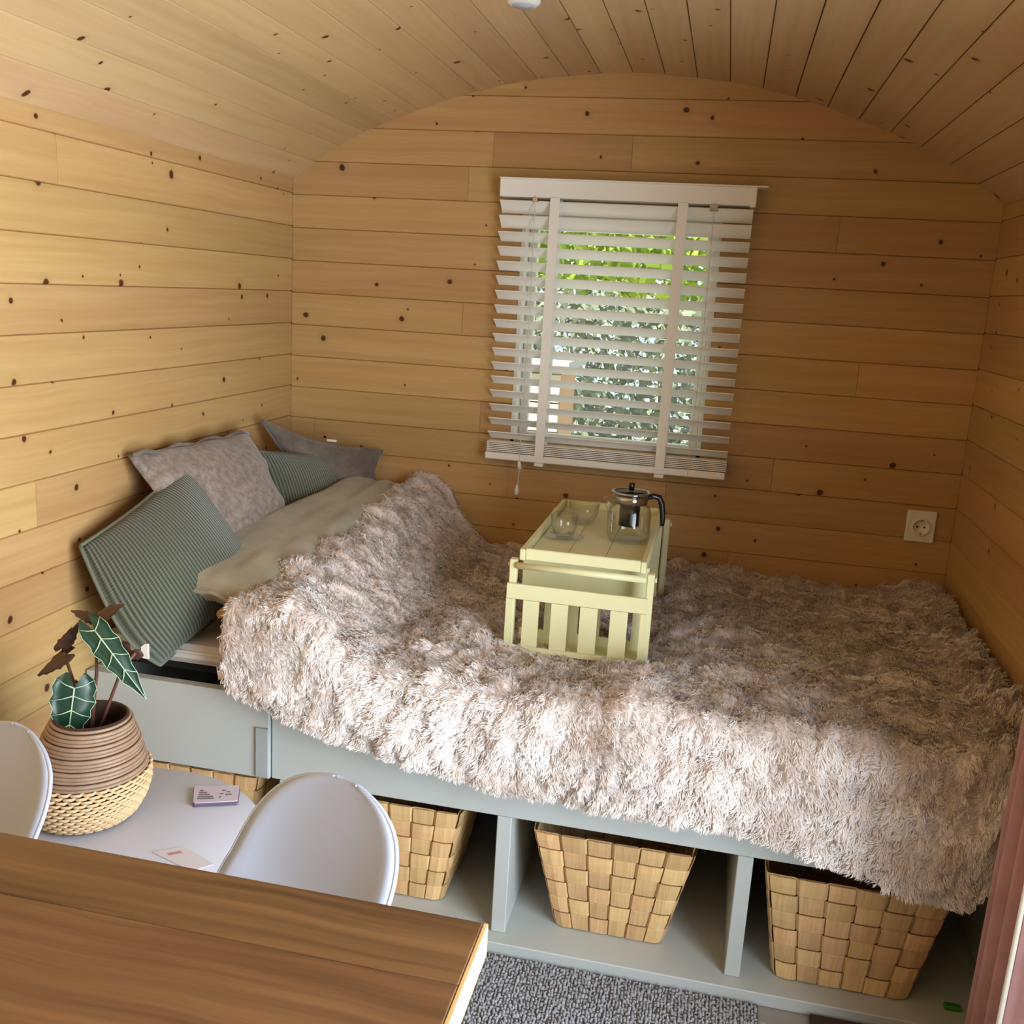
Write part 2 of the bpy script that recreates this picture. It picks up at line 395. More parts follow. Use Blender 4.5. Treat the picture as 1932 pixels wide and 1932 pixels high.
# ceiling: vault boards running along y
arc_s = [0.0]
for i in range(200): arc_s.append(arc_s[-1]+math.hypot(_xs[i+1]-_xs[i], _z[i+1]-_z[i]))
LA = arc_s[-1]; cs = np.array(arc_s)
def arcpt(s, off=0):
    s = max(0, min(LA, s)); x = np.interp(s, cs, _xs); z = np.interp(s, cs, _z)
    e = 2e-2; xa, xb = np.interp(s-e, cs, _xs), np.interp(s+e, cs, _xs); za, zb = np.interp(s-e, cs, _z), np.interp(s+e, cs, _z)
    l = math.hypot(xb-xa, zb-za); nx, nz = -(zb-za)/l, (xb-xa)/l
    return (x+nx*off, z+nz*off)
def strip(s0, s1, off0, off1, ya, yb, g=0):
    if g: pr = [arcpt(s0+.0008, off1), arcpt(s0+.0008, off0+.003), arcpt(s0+g, off0), arcpt((s0+s1)/2, off0), arcpt(s1-g, off0), arcpt(s1-.0008, off0+.003), arcpt(s1-.0008, off1)]
    else: pr = [arcpt(s0, off1), arcpt(s0, off0), arcpt(s1, off0), arcpt(s1, off1)]
    n = len(pr); vs = [(x, y, z) for y in (ya, yb) for x, z in pr]
    fs = [(k, (k+1) % n, n+(k+1) % n, n+k) for k in range(n)]+[tuple(range(n-1, -1, -1)), tuple(range(n, 2*n))]
    return vs, fs
ce = MB(); NC = 24
for i in range(NC): ce.add(*strip(LA*i/NC, LA*(i+1)/NC, T, T+.06, YN-.1, .10))
ceiling = struct(ce.out('ceiling', M_shell))
for i in range(NC):
    mesh('plank', *strip(LA*i/NC, LA*(i+1)/NC, 0, T, YN, 0.004, g=.0024), M_ceil, ceiling)
# floor boards
fl = struct(MB().box(-.1, R+.1, YN-.1, .1, -.05, -.012).out('floor', M_shell))
y = -.0
while y > YN:
    y2 = max(YN, y-.145)
    MB().box(0.0, R, y2+.001, y-.001, -.012, 0, ch=.0015).out('plank', M_floor, fl); y = y2
# window frame in the back wall
wn = struct(MB().box(WX0, WX0+.014, .0, .10, WZ0, WZ1, .002).box(WX1-.014, WX1, .0, .10, WZ0, WZ1, .002).box(WX0+.014, WX1-.014, .0, .10, WZ0, WZ0+.014, .002).box(WX0+.014, WX1-.014, .0, .10, WZ1-.014, WZ1, .002).out('window_1', M_white))
MB().box(WX0+.0145, WX0+.040, .055, .085, WZ0+.0145, WZ1-.0145, .003).box(WX1-.040, WX1-.0145, .055, .085, WZ0+.0145, WZ1-.0145, .003).box(WX0+.041, WX1-.041, .055, .085, WZ0+.0145, WZ0+.042, .003).box(WX0+.041, WX1-.041, .055, .085, WZ1-.040, WZ1-.0145, .003).out('sash', M_white, wn)
MB().box(WX0+.036, WX1-.036, .068, .072, WZ0+.036, WZ1-.036).out('pane', M_glass, wn)

# ---------------------------------------------------------------- outdoors seen through the blind
M_grass = plain('pale_bounce_ground', srgb(206, 200, 182), .9, .3, 6)  # ground colour kept pale to bounce more light up onto the slats
M_fol = plain('foliage', srgb(150, 180, 66), .7, .35, 9)
M_fol2 = plain('dark_foliage', srgb(124, 134, 112), .8, .3, 9)
M_wag = plain('pale_boards', srgb(206, 196, 166), .7)
M_tan = plain('terrace_wood', srgb(176, 140, 104), .8, .15, 12)
gr = MB().box(-8, 12, -9, 14, -.75, -.60).out('ground', M_grass); tag(gr, 'ground outside, made pale to bounce light, seen through the gaps of the window blind', 'ground', kind='structure')
def tree(name, cx, cy, z0, z1, rad, mat, nl, label, ls=.09, trunk=True):
    t = empty(name, (cx, cy, -.6), label, 'tree')
    if trunk: MB().tube([(cx-1.75, cy, -.6), (cx-1.6, cy, z0+.1), (cx-.6, cy+.05, (z0+z1)/2)], [.12, .09, .03], 8).out('trunk', M_stem, t)
    u = rng.normal(size=(nl, 3)); u /= np.linalg.norm(u, axis=1)[:, None]
    rr = rng.uniform(.3, 1, nl)**.5
    c = np.array([cx, cy, (z0+z1)/2])+u*rr[:, None]*np.array([rad, rad*.6, (z1-z0)/2])
    a = rng.normal(size=(nl, 3)); a /= np.linalg.norm(a, axis=1)[:, None]
    bb = np.cross(a, rng.normal(size=(nl, 3))); bb /= np.linalg.norm(bb, axis=1)[:, None]
    s = ls*rng.uniform(.6, 1.3, nl)[:, None]
    V = np.stack([c-a*s, c+bb*s*.4, c+a*s, c-bb*s*.4], 1).reshape(-1, 3)
    o = big('foliage', V, np.arange(nl*4).reshape(-1, 4), mat, t, False); o['kind'] = 'stuff'
tree('leafy_tree', .6, 5.0, 1.35, 3.6, 2.6, M_fol, 9000, 'bright green leafy tree seen through the upper gaps of the window blind')
tree('garden_hedge', -.8, 10.2, -.6, 1.6, 5.4, M_fol2, 12000, 'greyish green hedge seen through the middle gaps of the window blind', trunk=False)
g = empty('garden_shed', (-.9, 2.9, -.6), 'pale cream boarded shed seen through the lower left of the blind', 'shed')
for i in range(9): bx('board', M_wag, g, -1.6, .42, 2.70, 2.73, -.6+i*.17, -.6+i*.17+.16)
MB().box(-1.6, .42, 2.74, 3.3, -.6, .95).out('body', M_tan, g)
MB().box(-1.7, .48, 2.62, 3.35, .95, 1.0).out('roof', M_greyd, g)
g = empty('garden_bench', (1.2, 3.6, -.6), 'brown garden bench seen through the lower right of the blind', 'bench')
for i in range(4): bx('slat', M_tan, g, .75, 1.75, 3.6+i*.09, 3.67+i*.09, -.17, -.14)
for i in range(3): bx('slat', M_tan, g, .75, 1.75, 4.0, 4.03, -.02+i*.12, .06+i*.12)
for xx in (.78, 1.67):
    bx('leg', M_tan, g, xx, xx+.06, 3.62, 3.68, -.6, -.17); bx('leg', M_tan, g, xx, xx+.06, 3.97, 4.03, -.6, .32)

# ---------------------------------------------------------------- venetian blind
bl = empty('window_blind', (1.02, -.03, .885), 'white wooden venetian blind hanging over the window', 'blind')
BX0, BX1 = .660, 1.370
bx('headrail', M_slat, bl, BX0, BX1, -.066, -.008, 1.640, 1.688)
bx('valance_strip', M_slat, bl, BX0, BX1+.03, -.072, -.004, 1.688, 1.692, ch=.0008)
bx('valance_return', M_slat, bl, BX1-.014, BX1+.002, -.071, -.008, 1.636, 1.688)
def slat_mesh(name, z, th, yc=-.042, w=.05):
    c, s = math.cos(th), math.sin(th); vs = []; fs = []; n = 6; t = .0028
    pr = []
    for i in range(n+1):
        u = -w/2+w*i/n; crown = .0012*(1-(2*u/w)**2); pr.append((u, crown+t/2))
    for i in range(n, -1, -1):
        u = -w/2+w*i/n; crown = .0012*(1-(2*u/w)**2); pr.append((u, crown-t/2))
    m_ = len(pr)
    for x in (BX0+.001, BX1-.003):
        for u, h in pr: vs.append((x, yc+u*c-h*s*-1, z-u*s+h*c))
    fs = [(k, (k+1) % m_, m_+(k+1) % m_, m_+k) for k in range(m_)]+[tuple(range(m_-1, -1, -1)), tuple(range(m_, 2*m_))]
    return mesh(name, vs, fs, M_slat, bl)
zs = [1.614-i*.0412 for i in range(17)]
for i, z in enumerate(zs): slat_mesh('slat', z, math.radians(28 if i > 1 else 40))
for i in range(6): slat_mesh('slat', .9085+i*.0053, math.radians(3))
bx('bottom_rail', M_slat, bl, BX0-.004, BX1-.004, -.068, -.014, .884, .905, ch=.003)
for x in (.822, 1.178):
    for yy in (-.0705, -.0155):
        bx('ladder_tape', M_slat, bl, x-.0135, x+.0135, yy, yy+.0012, .897, 1.64, ch=.0003)
    bx('tape_clip', M_slat, bl, x-.014, x+.014, -.0725, -.010, .874, .8835, ch=.002)
for x in (.765, 1.262):
    MB().tube([(x, -.069, 1.645), (x+.004, -.070, 1.3), (x-.002, -.069, .884)], .0011, 6).out('cord', M_cord, bl)
bx('cord_lock', M_steel, bl, 1.25, 1.272, -.070, -.060, 1.622, 1.640, ch=.001)
bx('cord_lock', M_steel, bl, .757, .773, -.070, -.060, 1.628, 1.640, ch=.001)
MB().tube([(.763, -.069, .884), (.766, -.068, .862)], [.004, .007], 8).out('cord_tassel', M_slat, bl, True)
MB().tube([(.766, -.069, .862), (.762, -.068, .81)], .0011, 6).out('cord', M_cord, bl)
MB().tube([(.762, -.068, .812), (.761, -.068, .795), (.761, -.068, .783)], [.003, .007, .0065], 8).out('cord_tassel', M_slat, bl, True)

# ---------------------------------------------------------------- wall socket
so = empty('wall_socket', (1.922, 0, .79), 'white single wall socket low on the back wall near the right corner', 'socket')
bx('cover_plate', M_white, so, 1.882, 1.961, -.011, -.0005, .748, .839, ch=.003)
def ringy(cx, cz, prof, n=28):
    mb = MB()
    b0 = 0
    for r, yy in prof:
        for k in range(n): a = 2*PI*k/n; mb.v.append((cx+r*math.cos(a), yy, cz+r*math.sin(a)))
    for i in range(len(prof)-1):
        for k in range(n): mb.f.append((i*n+k, i*n+(k+1) % n, (i+1)*n+(k+1) % n, (i+1)*n+k))
    return mb
ringy(1.9215, .793, [(.026, -.0112), (.0255, -.0155), (.0225, -.0165), (.0205, -.0150), (.0195, -.0115), (0.0001, -.0115)]).out('socket_well', M_white, so, True)
for s in (-1, 1): MB().tube([(1.9215+s*.0095, -.0118, .793), (1.9215+s*.0095, -.0125, .793)], .0028, 10).out('pin_hole', M_black, so)
for s in (-1, 1): bx('earth_clip', M_steel, so, 1.9195, 1.9235, -.017, -.0115, .793+s*.0195-.003, .793+s*.0195+.003, ch=.0005)

# ceiling spot
cl = empty('ceiling_spot', (.845, -.665, archz(.845)), 'small round white spot lamp on the board ceiling', 'lamp')
MB().lathe(.842, -.712, [(.0001, 1.966), (.022, 1.967), (.033, 1.969), (.037, 1.974), (.037, 1.995), (.0001, 1.995)], 32).out('housing', M_white, cl, True)
MB().lathe(.842, -.712, [(.0001, 1.9645), (.021, 1.9650), (.0235, 1.9675)], 24).out('diffuser', M_plast, cl, True)

# ---------------------------------------------------------------- bed frame with cubbies
YF = -1.0744
bd = empty('storage_bed', (1.0, -.55, 0), 'grey painted storage bed frame with open compartments spanning both walls', 'bed')
bx('bottom_board', M_grey, bd, .004, R-.004, -1.110, -.02, .0, .029, ch=.002)
bx('fascia_board', M_grey, bd, .450, R-.004, YF-.0, YF+.024, .304, .496, ch=.002)
bx('fascia_board', M_grey, bd, .004, .4475, YF-.006, YF+.020, .304, .498, ch=.002)
bx('batten', M_greyd, bd, .418, .4475, YF-.0125, YF-.0065, .309, .425, ch=.001)
for x in (.470, .963, 1.459): bx('upright', M_grey, bd, x, x+.029, YF+.0245, -.02, .0295, .496, ch=.0015)
for x in (.470, .963, 1.459): bx('upright_front', M_grey, bd, x-.001, x+.030, YF-.0, YF+.024, .0295, .3035, ch=.0015)
bx('side_panel', M_grey, bd, .004, .022, YF+.03, -.02, .0295, .496); bx('side_panel', M_grey, bd, R-.022, R-.004, YF+.03, -.02, .0295, .496)
bx('back_panel', M_dark, bd, .022, R-.022, -.019, -.004, .0295, .46)  # coloured black for the darkness deep in the compartments
for i in range(9): bx('slat', M_grey, bd, .024+i*.22, .204+i*.22, YF+.09, -.022, .4965, .510, ch=.001)
ma = empty('mattress', (1.0, -.53, .512), 'white sheeted mattress showing beside the green cushion at the bed corner', 'mattress')
bx('base_layer', M_dark, ma, .012, R-.012, -1.030, -.02, .511, .530)  # black strip painting the dark gap between mattress and fascia
MB().box(.010, R-.010, -1.055, -.015, .531, .576, ch=.018).out('mattress_body', M_sheet, ma)
MB().tube([(.03, -1.052, .563), (.7, -1.053, .562), (1.98, -1.052, .563)], .004, 6).out('piping', M_sheet, ma)

# ---------------------------------------------------------------- woven baskets
def make_basket(cx, cy, z0, wb, wt, h, label, dz=0, rot=0, n=6, m=6):
    """square basket narrowing to the base; plain weave of wide splints"""
    bk = empty('storage_basket', (cx, cy, z0), label, 'basket', 'woven wood baskets under the bed')
    sx = wb/2; st = wt/2
    def P_(face, u, z, off):
        """face 0..3, u -1..1 along the face, z 0..1, off outward"""
        half = sx+(st-sx)*z; x = u*half
        cr = .018*(1-z*.3)              # rounded corners
        w = half-cr
        p = Vector((x, -half-off)); 
        if abs(x) > w:
            d = (abs(x)-w)/cr*PI/4; p = Vector((math.copysign(w+math.sin(d)*(cr+off), x), -w-math.cos(d)*(cr+off)))
        a = face*PI/2; c, s = math.cos(a), math.sin(a)
        return (cx+p.x*c-p.y*s, cy+p.x*s+p.y*c, z0+z*h+dz)
    nr = m; amp = .0030
    # ribs (vertical splints), flat with crisp steps where they pass over and under
    for f in range(4):
        for i in range(n):
            u0 = -1+2*i/n+.022; u1 = -1+2*(i+1)/n-.022; vs = []; fs = []
            par0 = (i+f*n) % 2; q = 0
            for row in range(nr):
                sg = 1 if (row+par0) % 2 else -1
                for t, o_ in ((.06, 0), (.5, .0010*(sg > 0)), (.94, 0)):
                    off = amp*sg+o_; tt = (row+t)/nr
                    for uu in (u0, (u0+u1)/2, u1):
                        vs.append(P_(f, uu, tt, off+(.0010 if uu == (u0+u1)/2 else 0)))
                    for uu in (u0, u1): vs.append(P_(f, uu, tt, off-.0016))
                    q += 1
            for k in range(q-1):
                a = 5*k; b = a+5
                fs += [(a, a+1, b+1, b), (a+1, a+2, b+2, b+1), (a+2, a+4, b+4, b+2), (a+3, a, b, b+3), (a+4, a+3, b+3, b+4)]
            mesh('upright_splint', vs, fs, M_splint, bk)
    # weavers (horizontal rings)
    for r_ in range(nr):
        t0 = (r_+.035)/nr; t1 = (r_+.965)/nr; vs = []; fs = []; tot = 0
        for c_ in range(4*n):
            sg = -1 if (r_+c_) % 2 else 1
            for t, o_ in ((.07, 0), (.5, .0012*(sg > 0)), (.93, 0)):
                f = c_//n; u = -1+2*((c_ % n)+t)/n; off = amp*sg+o_
                for tz, bo in ((t0, 0), ((t0+t1)/2, .0010), (t1, 0)): vs.append(P_(f, u, tz, off+bo))
                for tz in (t0, t1): vs.append(P_(f, u, tz, off-.0016))
                tot += 1
        for k in range(tot):
            a = 5*k; b = 5*((k+1) % tot)
            fs += [(a, b, b+1, a+1), (a+1, b+1, b+2, a+2), (a+2, b+2, b+4, a+4), (a+3, b+3, b, a), (a+4, b+4, b+3, a+3)]
        mesh('weaver_splint', vs, fs, M_splint, bk)
    b_ = .004
    c4 = [P_(0, -1, 0.01, -.006), P_(1, -1, 0.01, -.006), P_(2, -1, 0.01, -.006), P_(3, -1, 0.01, -.006)]
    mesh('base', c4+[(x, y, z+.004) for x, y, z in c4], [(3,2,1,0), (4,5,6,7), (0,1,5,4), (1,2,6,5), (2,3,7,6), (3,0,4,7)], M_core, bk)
    # folded rim band
    vs = []; fs = []; tot = 4*24
    for k in range(tot):
        s = k/tot*4; f = int(s); u = -1+2*(s-int(s)); 
        for zz, of in ((.975, -.006), (1.0, -.006), (1.012, .0), (1.0, .0055), (.93, .0055), (.93, .0048)): vs.append(P_(f, u, zz, of))
    for k in range(tot):
        for j in range(5): a = 6*k+j; b = 6*((k+1) % tot)+j; fs.append((a, b, b+1, a+1))
    return bk
make_basket(1.208, -.898, .030, .232, .335, .250, 'woven wood basket in the compartment left of the right-hand upright')
make_basket(1.690, -.918, .030, .262, .345, .256, 'woven wood basket in the right end compartment, nearest the pink curtain')
make_basket(.716, -.893, .030, .225, .320, .250, 'woven wood basket partly hidden behind the white chair back')
make_basket(.235, -.875, .030, .225, .330, .250, 'woven wood basket peeking above the round white table')
g = bx('plastic_clip', plain('green_plastic', srgb(60, 120, 30), .5), None, 1.890, 1.922, -1.055, -1.040, .0295, .040)
tag(g, 'small green plastic piece on the bottom board by the curtain', 'clip')

# ---------------------------------------------------------------- pillows and cushions
def smoothnoise(X, Y, seed, f):
    r_ = np.random.default_rng(seed); G = r_.uniform(-1, 1, (128, 128))
    x = X*f+300; y_ = Y*f+300; xi = np.floor(x).astype(int); yi = np.floor(y_).astype(int); u = x-xi; w = y_-yi
    u = u*u*(3-2*u); w = w*w*(3-2*w); g_ = lambda a, b: G[a % 128, b % 128]
    return (g_(xi, yi)*(1-u)+g_(xi+1, yi)*u)*(1-w)+(g_(xi, yi+1)*(1-u)+g_(xi+1, yi+1)*u)*w
def cushion(name, A, B, Cc, D, th, mat, label, n=34, pinch=.06, sag=None, wr=.0, piping=None, cat='cushion', pw=2.2, back=.6, uvs=1, mid=(0, 0, 0), ex=.55):
    """A-B-C-D corners in order; u runs A->B, v runs A->D; th bulge each side"""
    A, B, Cc, D = map(Vector, (A, B, Cc, D)); nrm = (B-A).cross(D-A).normalized()
    base = (A+B+Cc+D)/4; o = empty(name, base, label, cat)
    vs = []; uv = []; fs = []; ids = {}
    def pt(u, v, side):
        pu = u + pinch*math.sin(PI*v)*(.5-u)*1.0*abs(2*u-1)**2; pv = v + pinch*math.sin(PI*u)*(.5-v)*abs(2*v-1)**2
        p = A*(1-pu)*(1-pv)+B*pu*(1-pv)+Cc*pu*pv+D*(1-pu)*pv
        e = max(0, (1-abs(2*u-1)**pw))*max(0, (1-abs(2*v-1)**pw)); t = e**ex
        p = p+Vector(mid)*math.sin(PI*u)*math.sin(PI*v)
        if sag: p = p+sag(u, v)
        w = wr*float(smoothnoise(np.array(u*3+v), np.array(v*3), hash(name+label) % 997 if False else len(label), 2.3))*(.4+.6*(1-e))
        p = p+nrm*(th*t*(1 if side > 0 else -back)+w)
        return p
    for side in (1, -1):
        for i in range(n+1):
            for j in range(n+1):
                u, v = i/n, j/n; edge = i in (0, n) or j in (0, n)
                if side < 0 and edge: ids[(side, i, j)] = ids[(1, i, j)]; continue
                ids[(side, i, j)] = len(vs); vs.append(tuple(pt(u, v, side))); uv.append((u, v))
    for side in (1, -1):
        for i in range(n):
            for j in range(n):
                q = (ids[(side, i, j)], ids[(side, i+1, j)], ids[(side, i+1, j+1)], ids[(side, i, j+1)])
                fs.append(q if side > 0 else tuple(reversed(q)))
    mesh('cover', vs, fs, mat, o, True, uv)
    if piping:
        per = [(i/n, 0) for i in range(n)]+[(1, j/n) for j in range(n)]+[(1-i/n, 1) for i in range(n)]+[(0, 1-j/n) for j in range(n+1)]
        MB().tube([pt(u, v, 1) for u, v in per], .0045, 7).out('piping', piping, o, True)
    o['_n'] = list(nrm); return o
# large ribbed green cushion at the front
c1 = cushion('ribbed_cushion', (.035, -1.125, .80), (.195, -1.09, .540), (.315, -.80, .660), (.090, -.80, .930), .080, M_rib,
        'large ribbed sage green cushion leaning in front, nearest the plant', sag=lambda u, v: Vector((.02, -.045, -.05))*(math.sin(PI*u)*(1-v)*.9), piping=M_piping, mid=(.01, 0, .01))
bx('care_label', M_white, c1, .172, .190, -1.126, -1.122, .566, .600, ch=.0005)
c2 = cushion('velvet_cushion', (.022, -.93, .965), (.20, -.90, .70), (.235, -.53, .765), (.055, -.40, .955), .055, M_velvet,
        'mottled taupe velvet cushion between the two ribbed green cushions', pinch=.03, wr=.008, piping=None)
MB().tube([(.040+.02*(t/12), -.93+.52*t/12, .966-.010*t/12+.006*math.sin(t*1.9)) for t in range(13)], .0055, 6).out('zip_seam', M_velvet2, c2, True)
c3 = cushion('ribbed_cushion', (.095, -.42, .905), (.19, -.47, .70), (.255, -.12, .705), (.19, -.115, .862), .045, M_rib2,
        'smaller ribbed green cushion behind the taupe velvet one', pinch=.04, piping=M_piping)
# ribs of this one run top to bottom
c4 = cushion('velvet_cushion', (.045, -.30, .975), (.16, -.25, .66), (.335, -.035, .70), (.322, -.035, .872), .05, M_velvet2,
        'dark taupe cushion with pointed corner wedged in the wall corner', pinch=.20, wr=.01, piping=M_velvet2, mid=(0, 0, -.02))
bx('care_label', M_white, c4, .185, .215, -.150, -.146, .905, .912, ch=.0005)
c5 = cushion('long_pillow', (.150, -1.035, .712), (.40, -1.065, .675), (.45, -.06, .745), (.255, -.05, .770), .056, M_case,
        'long beige pillow lying between the cushions and the fur blanket', n=44, pinch=.02, wr=.014, piping=M_case, pw=7, ex=.42, back=.8, cat='pillow')
c6 = cushion('mauve_pillow', (.03, -1.01, .615), (.15, -1.02, .610), (.20, -.5, .615), (.04, -.5, .64), .03, M_mauve,
        'flat mauve brown pillow under the large ribbed cushion', pinch=.05, cat='pillow', wr=.004)

# ---------------------------------------------------------------- fur blanket
HX = [(.35,.60),(.38,.535),(.44,.505),(.50,.485),(.63,.445),(.76,.425),(.99,.392),(1.16,.385),(1.35,.395),(1.54,.370),(1.68,.345),(1.82,.305),(1.88,.300),(1.94,.40),(1.985,.50)]
def hem(x): return np.interp(x, [h[0] for h in HX], [h[1] for h in HX])
def topz(X, Y):
    t = np.clip((X-.36)/.34, 0, 1); hump = np.where(t < .25, .155+.02*np.sin(t/.25*PI/2), .175*(.5+.5*np.cos(PI*(t-.25)/.75)))
    back = np.clip((Y+1.1)/1.0, 0, 1)
    hump = hump*(.62+.45*back)
    z = .607+hump
    z = z+.012*smoothnoise(X, Y, 3, 5)+.012*smoothnoise(X*1.0, Y*2.2, 4, 9)
    z = z+.022*np.exp(-((X-1.99)/.12)**2)
    inx = np.clip((.17+.05-np.abs(X-1.07))/.05, 0, 1)*np.clip((.32+.06-np.abs(Y+.565))/.06, 0, 1)
    z = z-.006-.020*inx
    return z
NU, NV = 330, 300
def blanket_pos(U, V):
    """U 0..1 along x, V 0..1 from the back wall over the front edge down to the hem"""
    yb = -.018; 
    Xl = .355+.05*np.clip(1-V/.65, 0, 1)
    Xr = 1.992-.035*np.clip((V-.7)/.3, 0, 1)
    X = Xl+(Xr-Xl)*U
    top_len = 1.045; hz = hem(X); zt = topz(X, np.full_like(X, -1.05)); dr = zt-hz
    rc = .05; Ltot = top_len+rc*PI/2+np.maximum(dr-rc, .01)
    s = V*Ltot
    Y = yb-s; Z = topz(X, np.maximum(Y, -1.065))
    a = np.clip((s-top_len)/(rc*PI/2), 0, 1)*PI/2
    over = s > top_len
    ye = yb-top_len
    Y = np.where(over, ye-rc*np.sin(a), Y)
    Z = np.where(over, topz(X, np.full_like(X, ye))-rc*(1-np.cos(a)), Z)
    dn = np.maximum(s-top_len-rc*PI/2, 0)
    Z = Z-dn; Y = Y-.018*np.clip(dn/.05, 0, 1)*np.ones_like(X)-.012*smoothnoise(X, Z, 9, 9)*np.clip(dn/.05, 0, 1)
    # left edge curls under
    cu = np.clip(1-U/.018, 0, 1); Z = Z-.05*cu**2
    return X, Y, Z
def ridge(X, S):
    q = S+.55*(X-1)*(S > .9)*0
    w = q+.020*smoothnoise(X, S, 21, 6)+.012*smoothnoise(X, S, 22, 17)
    r1 = .5+.5*np.cos(2*PI*w/.052)
    # tufts: rounded blobs, longer down the slope than across
    a = X+.45*S+.035*smoothnoise(X, S, 25, 8)
    r2 = .5+.5*np.cos(2*PI*a/.060)
    front = np.clip((S-.78)/.25, 0, 1)
    msk = .5+.5*smoothnoise(X, S, 27, 7)
    r = (1-front)*(.009*r1+.005*r2*r1)+front*(.010*r2*msk+.006*r1*(1-msk))
    return r+.012*smoothnoise(X, S, 23, 20)+.008*smoothnoise(X, S, 24, 42)
def surf(U, V):
    X, Y, Z = blanket_pos(U, V); e = 2e-3
    Xa, Ya, Za = blanket_pos(U+e, V); Xb, Yb, Zb = blanket_pos(U, V+e)
    du = np.stack([Xa-X, Ya-Y, Za-Z], -1); dv = np.stack([Xb-X, Yb-Y, Zb-Z], -1)
    n_ = np.cross(dv, du); n_ /= np.linalg.norm(n_, axis=-1)[..., None]+1e-12
    du /= np.linalg.norm(du, axis=-1)[..., None]+1e-12; dv /= np.linalg.norm(dv, axis=-1)[..., None]+1e-12
    d = ridge(X, V*1.3)
    return np.stack([X, Y, Z], -1)+n_*d[..., None], n_, du, dv
U, V = np.meshgrid(np.linspace(0, 1, NU), np.linspace(0, 1, NV), indexing='ij')
Pp, Nn, _, _ = surf(U, V)
idx = np.arange(NU*NV).reshape(NU, NV)
F = np.stack([idx[:-1, :-1], idx[:-1, 1:], idx[1:, 1:], idx[1:, :-1]], -1).reshape(-1, 4)
bk = empty('fur_blanket', (1.17, -.55, .60), 'shaggy pale pink beige faux fur blanket spread over the bed', 'blanket')
top = Pp.reshape(-1, 3); bot = (Pp-Nn*.018).reshape(-1, 3)
# closed sheet: upper skin, lower skin, rim
n0 = NU*NV; rim = []
def rimq(ia, ib): rim.append([ia, ib, ib+n0, ia+n0])
for i in range(NU-1): rimq(idx[i+1, 0], idx[i, 0]); rimq(idx[i, -1], idx[i+1, -1])
for j in range(NV-1): rimq(idx[0, j], idx[0, j+1]); rimq(idx[-1, j+1], idx[-1, j])
FF = np.concatenate([F[:, ::-1], F+n0, np.array(rim)])
big('blanket_body', np.concatenate([top, bot]), FF, M_fur, bk)
# pile: short ribbon strands gathered into tufts
NS = 260000
cellx, cells = .013, .013
su = rng.uniform(.004, 1, NS); sv = rng.uniform(0, 1, NS)**.82
# tuft centres
gx = np.round(su*1.62/cellx+smoothnoise(su*1.6, sv*1.3, 31, 40)*.4); gs = np.round(sv*1.3/cells+smoothnoise(su*1.6, sv*1.3, 32, 40)*.4)
hsh = lambda a, b, k: ((np.sin(a*127.1+b*311.7+k*74.7)*43758.5453) % 1.0)
cu_ = (gx+(hsh(gx, gs, 1)-.5)*.8)*cellx/1.62; cv_ = (gs+(hsh(gx, gs, 2)-.5)*.8)*cells/1.3
P0, N0, DU, DV = surf(su, np.clip(sv, 0, .999))
Pc, Nc, _, _ = surf(np.clip(cu_, 0, 1), np.clip(cv_, 0, .999))
ang = 1.3*smoothnoise(su*1.6, sv*1.3, 33, 6)+1.5*(hsh(gx, gs, 3)-.5)+.30*rng.normal(size=NS)
comb = DV*np.cos(ang)[:, None]+DU*np.sin(ang)[:, None]
L_ = .017*rng.uniform(.6, 1.25, NS)*(1+.3*(hsh(gx, gs, 4)-.5))
tipc = Pc+Nc*.010+comb*(.012)
free = P0+comb*(L_*.80)[:, None]+N0*(L_*.42)[:, None]
tip = free*.55+(tipc)*.45
tip = P0+(tip-P0)*np.clip(L_*1.25/np.maximum(np.linalg.norm(tip-P0, axis=1), 1e-6), 0, 1)[:, None]
midp = P0*.5+tip*.5+N0*(L_*.20)[:, None]+rng.normal(size=(NS, 3))*.0012
side = np.cross(tip-P0, N0); side /= np.linalg.norm(side, axis=1)[:, None]+1e-9
side = side+N0*rng.uniform(-.35, .35, NS)[:, None]
wd = (.00085*rng.uniform(.7, 1.3, NS))[:, None]
V5 = np.stack([P0-side*wd, P0+side*wd, midp+side*wd*.9, midp-side*wd*.9, tip], 1)
# keep strands inside the room
V5[..., 0] = np.clip(V5[..., 0], .30, 2.0055); V5[..., 1] = np.minimum(V5[..., 1], -.003)
V5 = V5.reshape(-1, 3); b0 = np.arange(NS)*5
Q = np.stack([b0, b0+1, b0+2, b0+3], 1); Tq = np.stack([b0+3, b0+2, b0+4], 1)
me_faces = np.concatenate([np.stack([b0, b0+1, b0+2], 1), np.stack([b0, b0+2, b0+3], 1), Tq])
pile = big('fur_pile', V5, me_faces, M_strand, bk, True); pile['kind'] = 'stuff'
pts = []
for t in np.linspace(0, 1, 40):
    x, y_, z = blanket_pos(np.array(0.0), np.array(.03+t*.85)); pts.append((float(x)-.022, float(y_)-.006, float(z)+.008))
MB().tube(pts, .010, 8).out('hem', M_lining, bk, True)

# ---------------------------------------------------------------- bed tray
zb = .605
tr = empty('bed_tray', (1.07, -.56, zb), 'cream painted folding wooden bed tray standing on the fur blanket', 'tray')
TX0, TX1, TY0, TY1 = .912, 1.232, -.855, -.275
ZT = .800
for x0 in (TX0, TX1-.016):
    for y0 in (TY0, TY1-.022): bx('leg', M_cream, tr, x0, x0+.016, y0, y0+.022, zb-.015, ZT+.002, ch=.002)
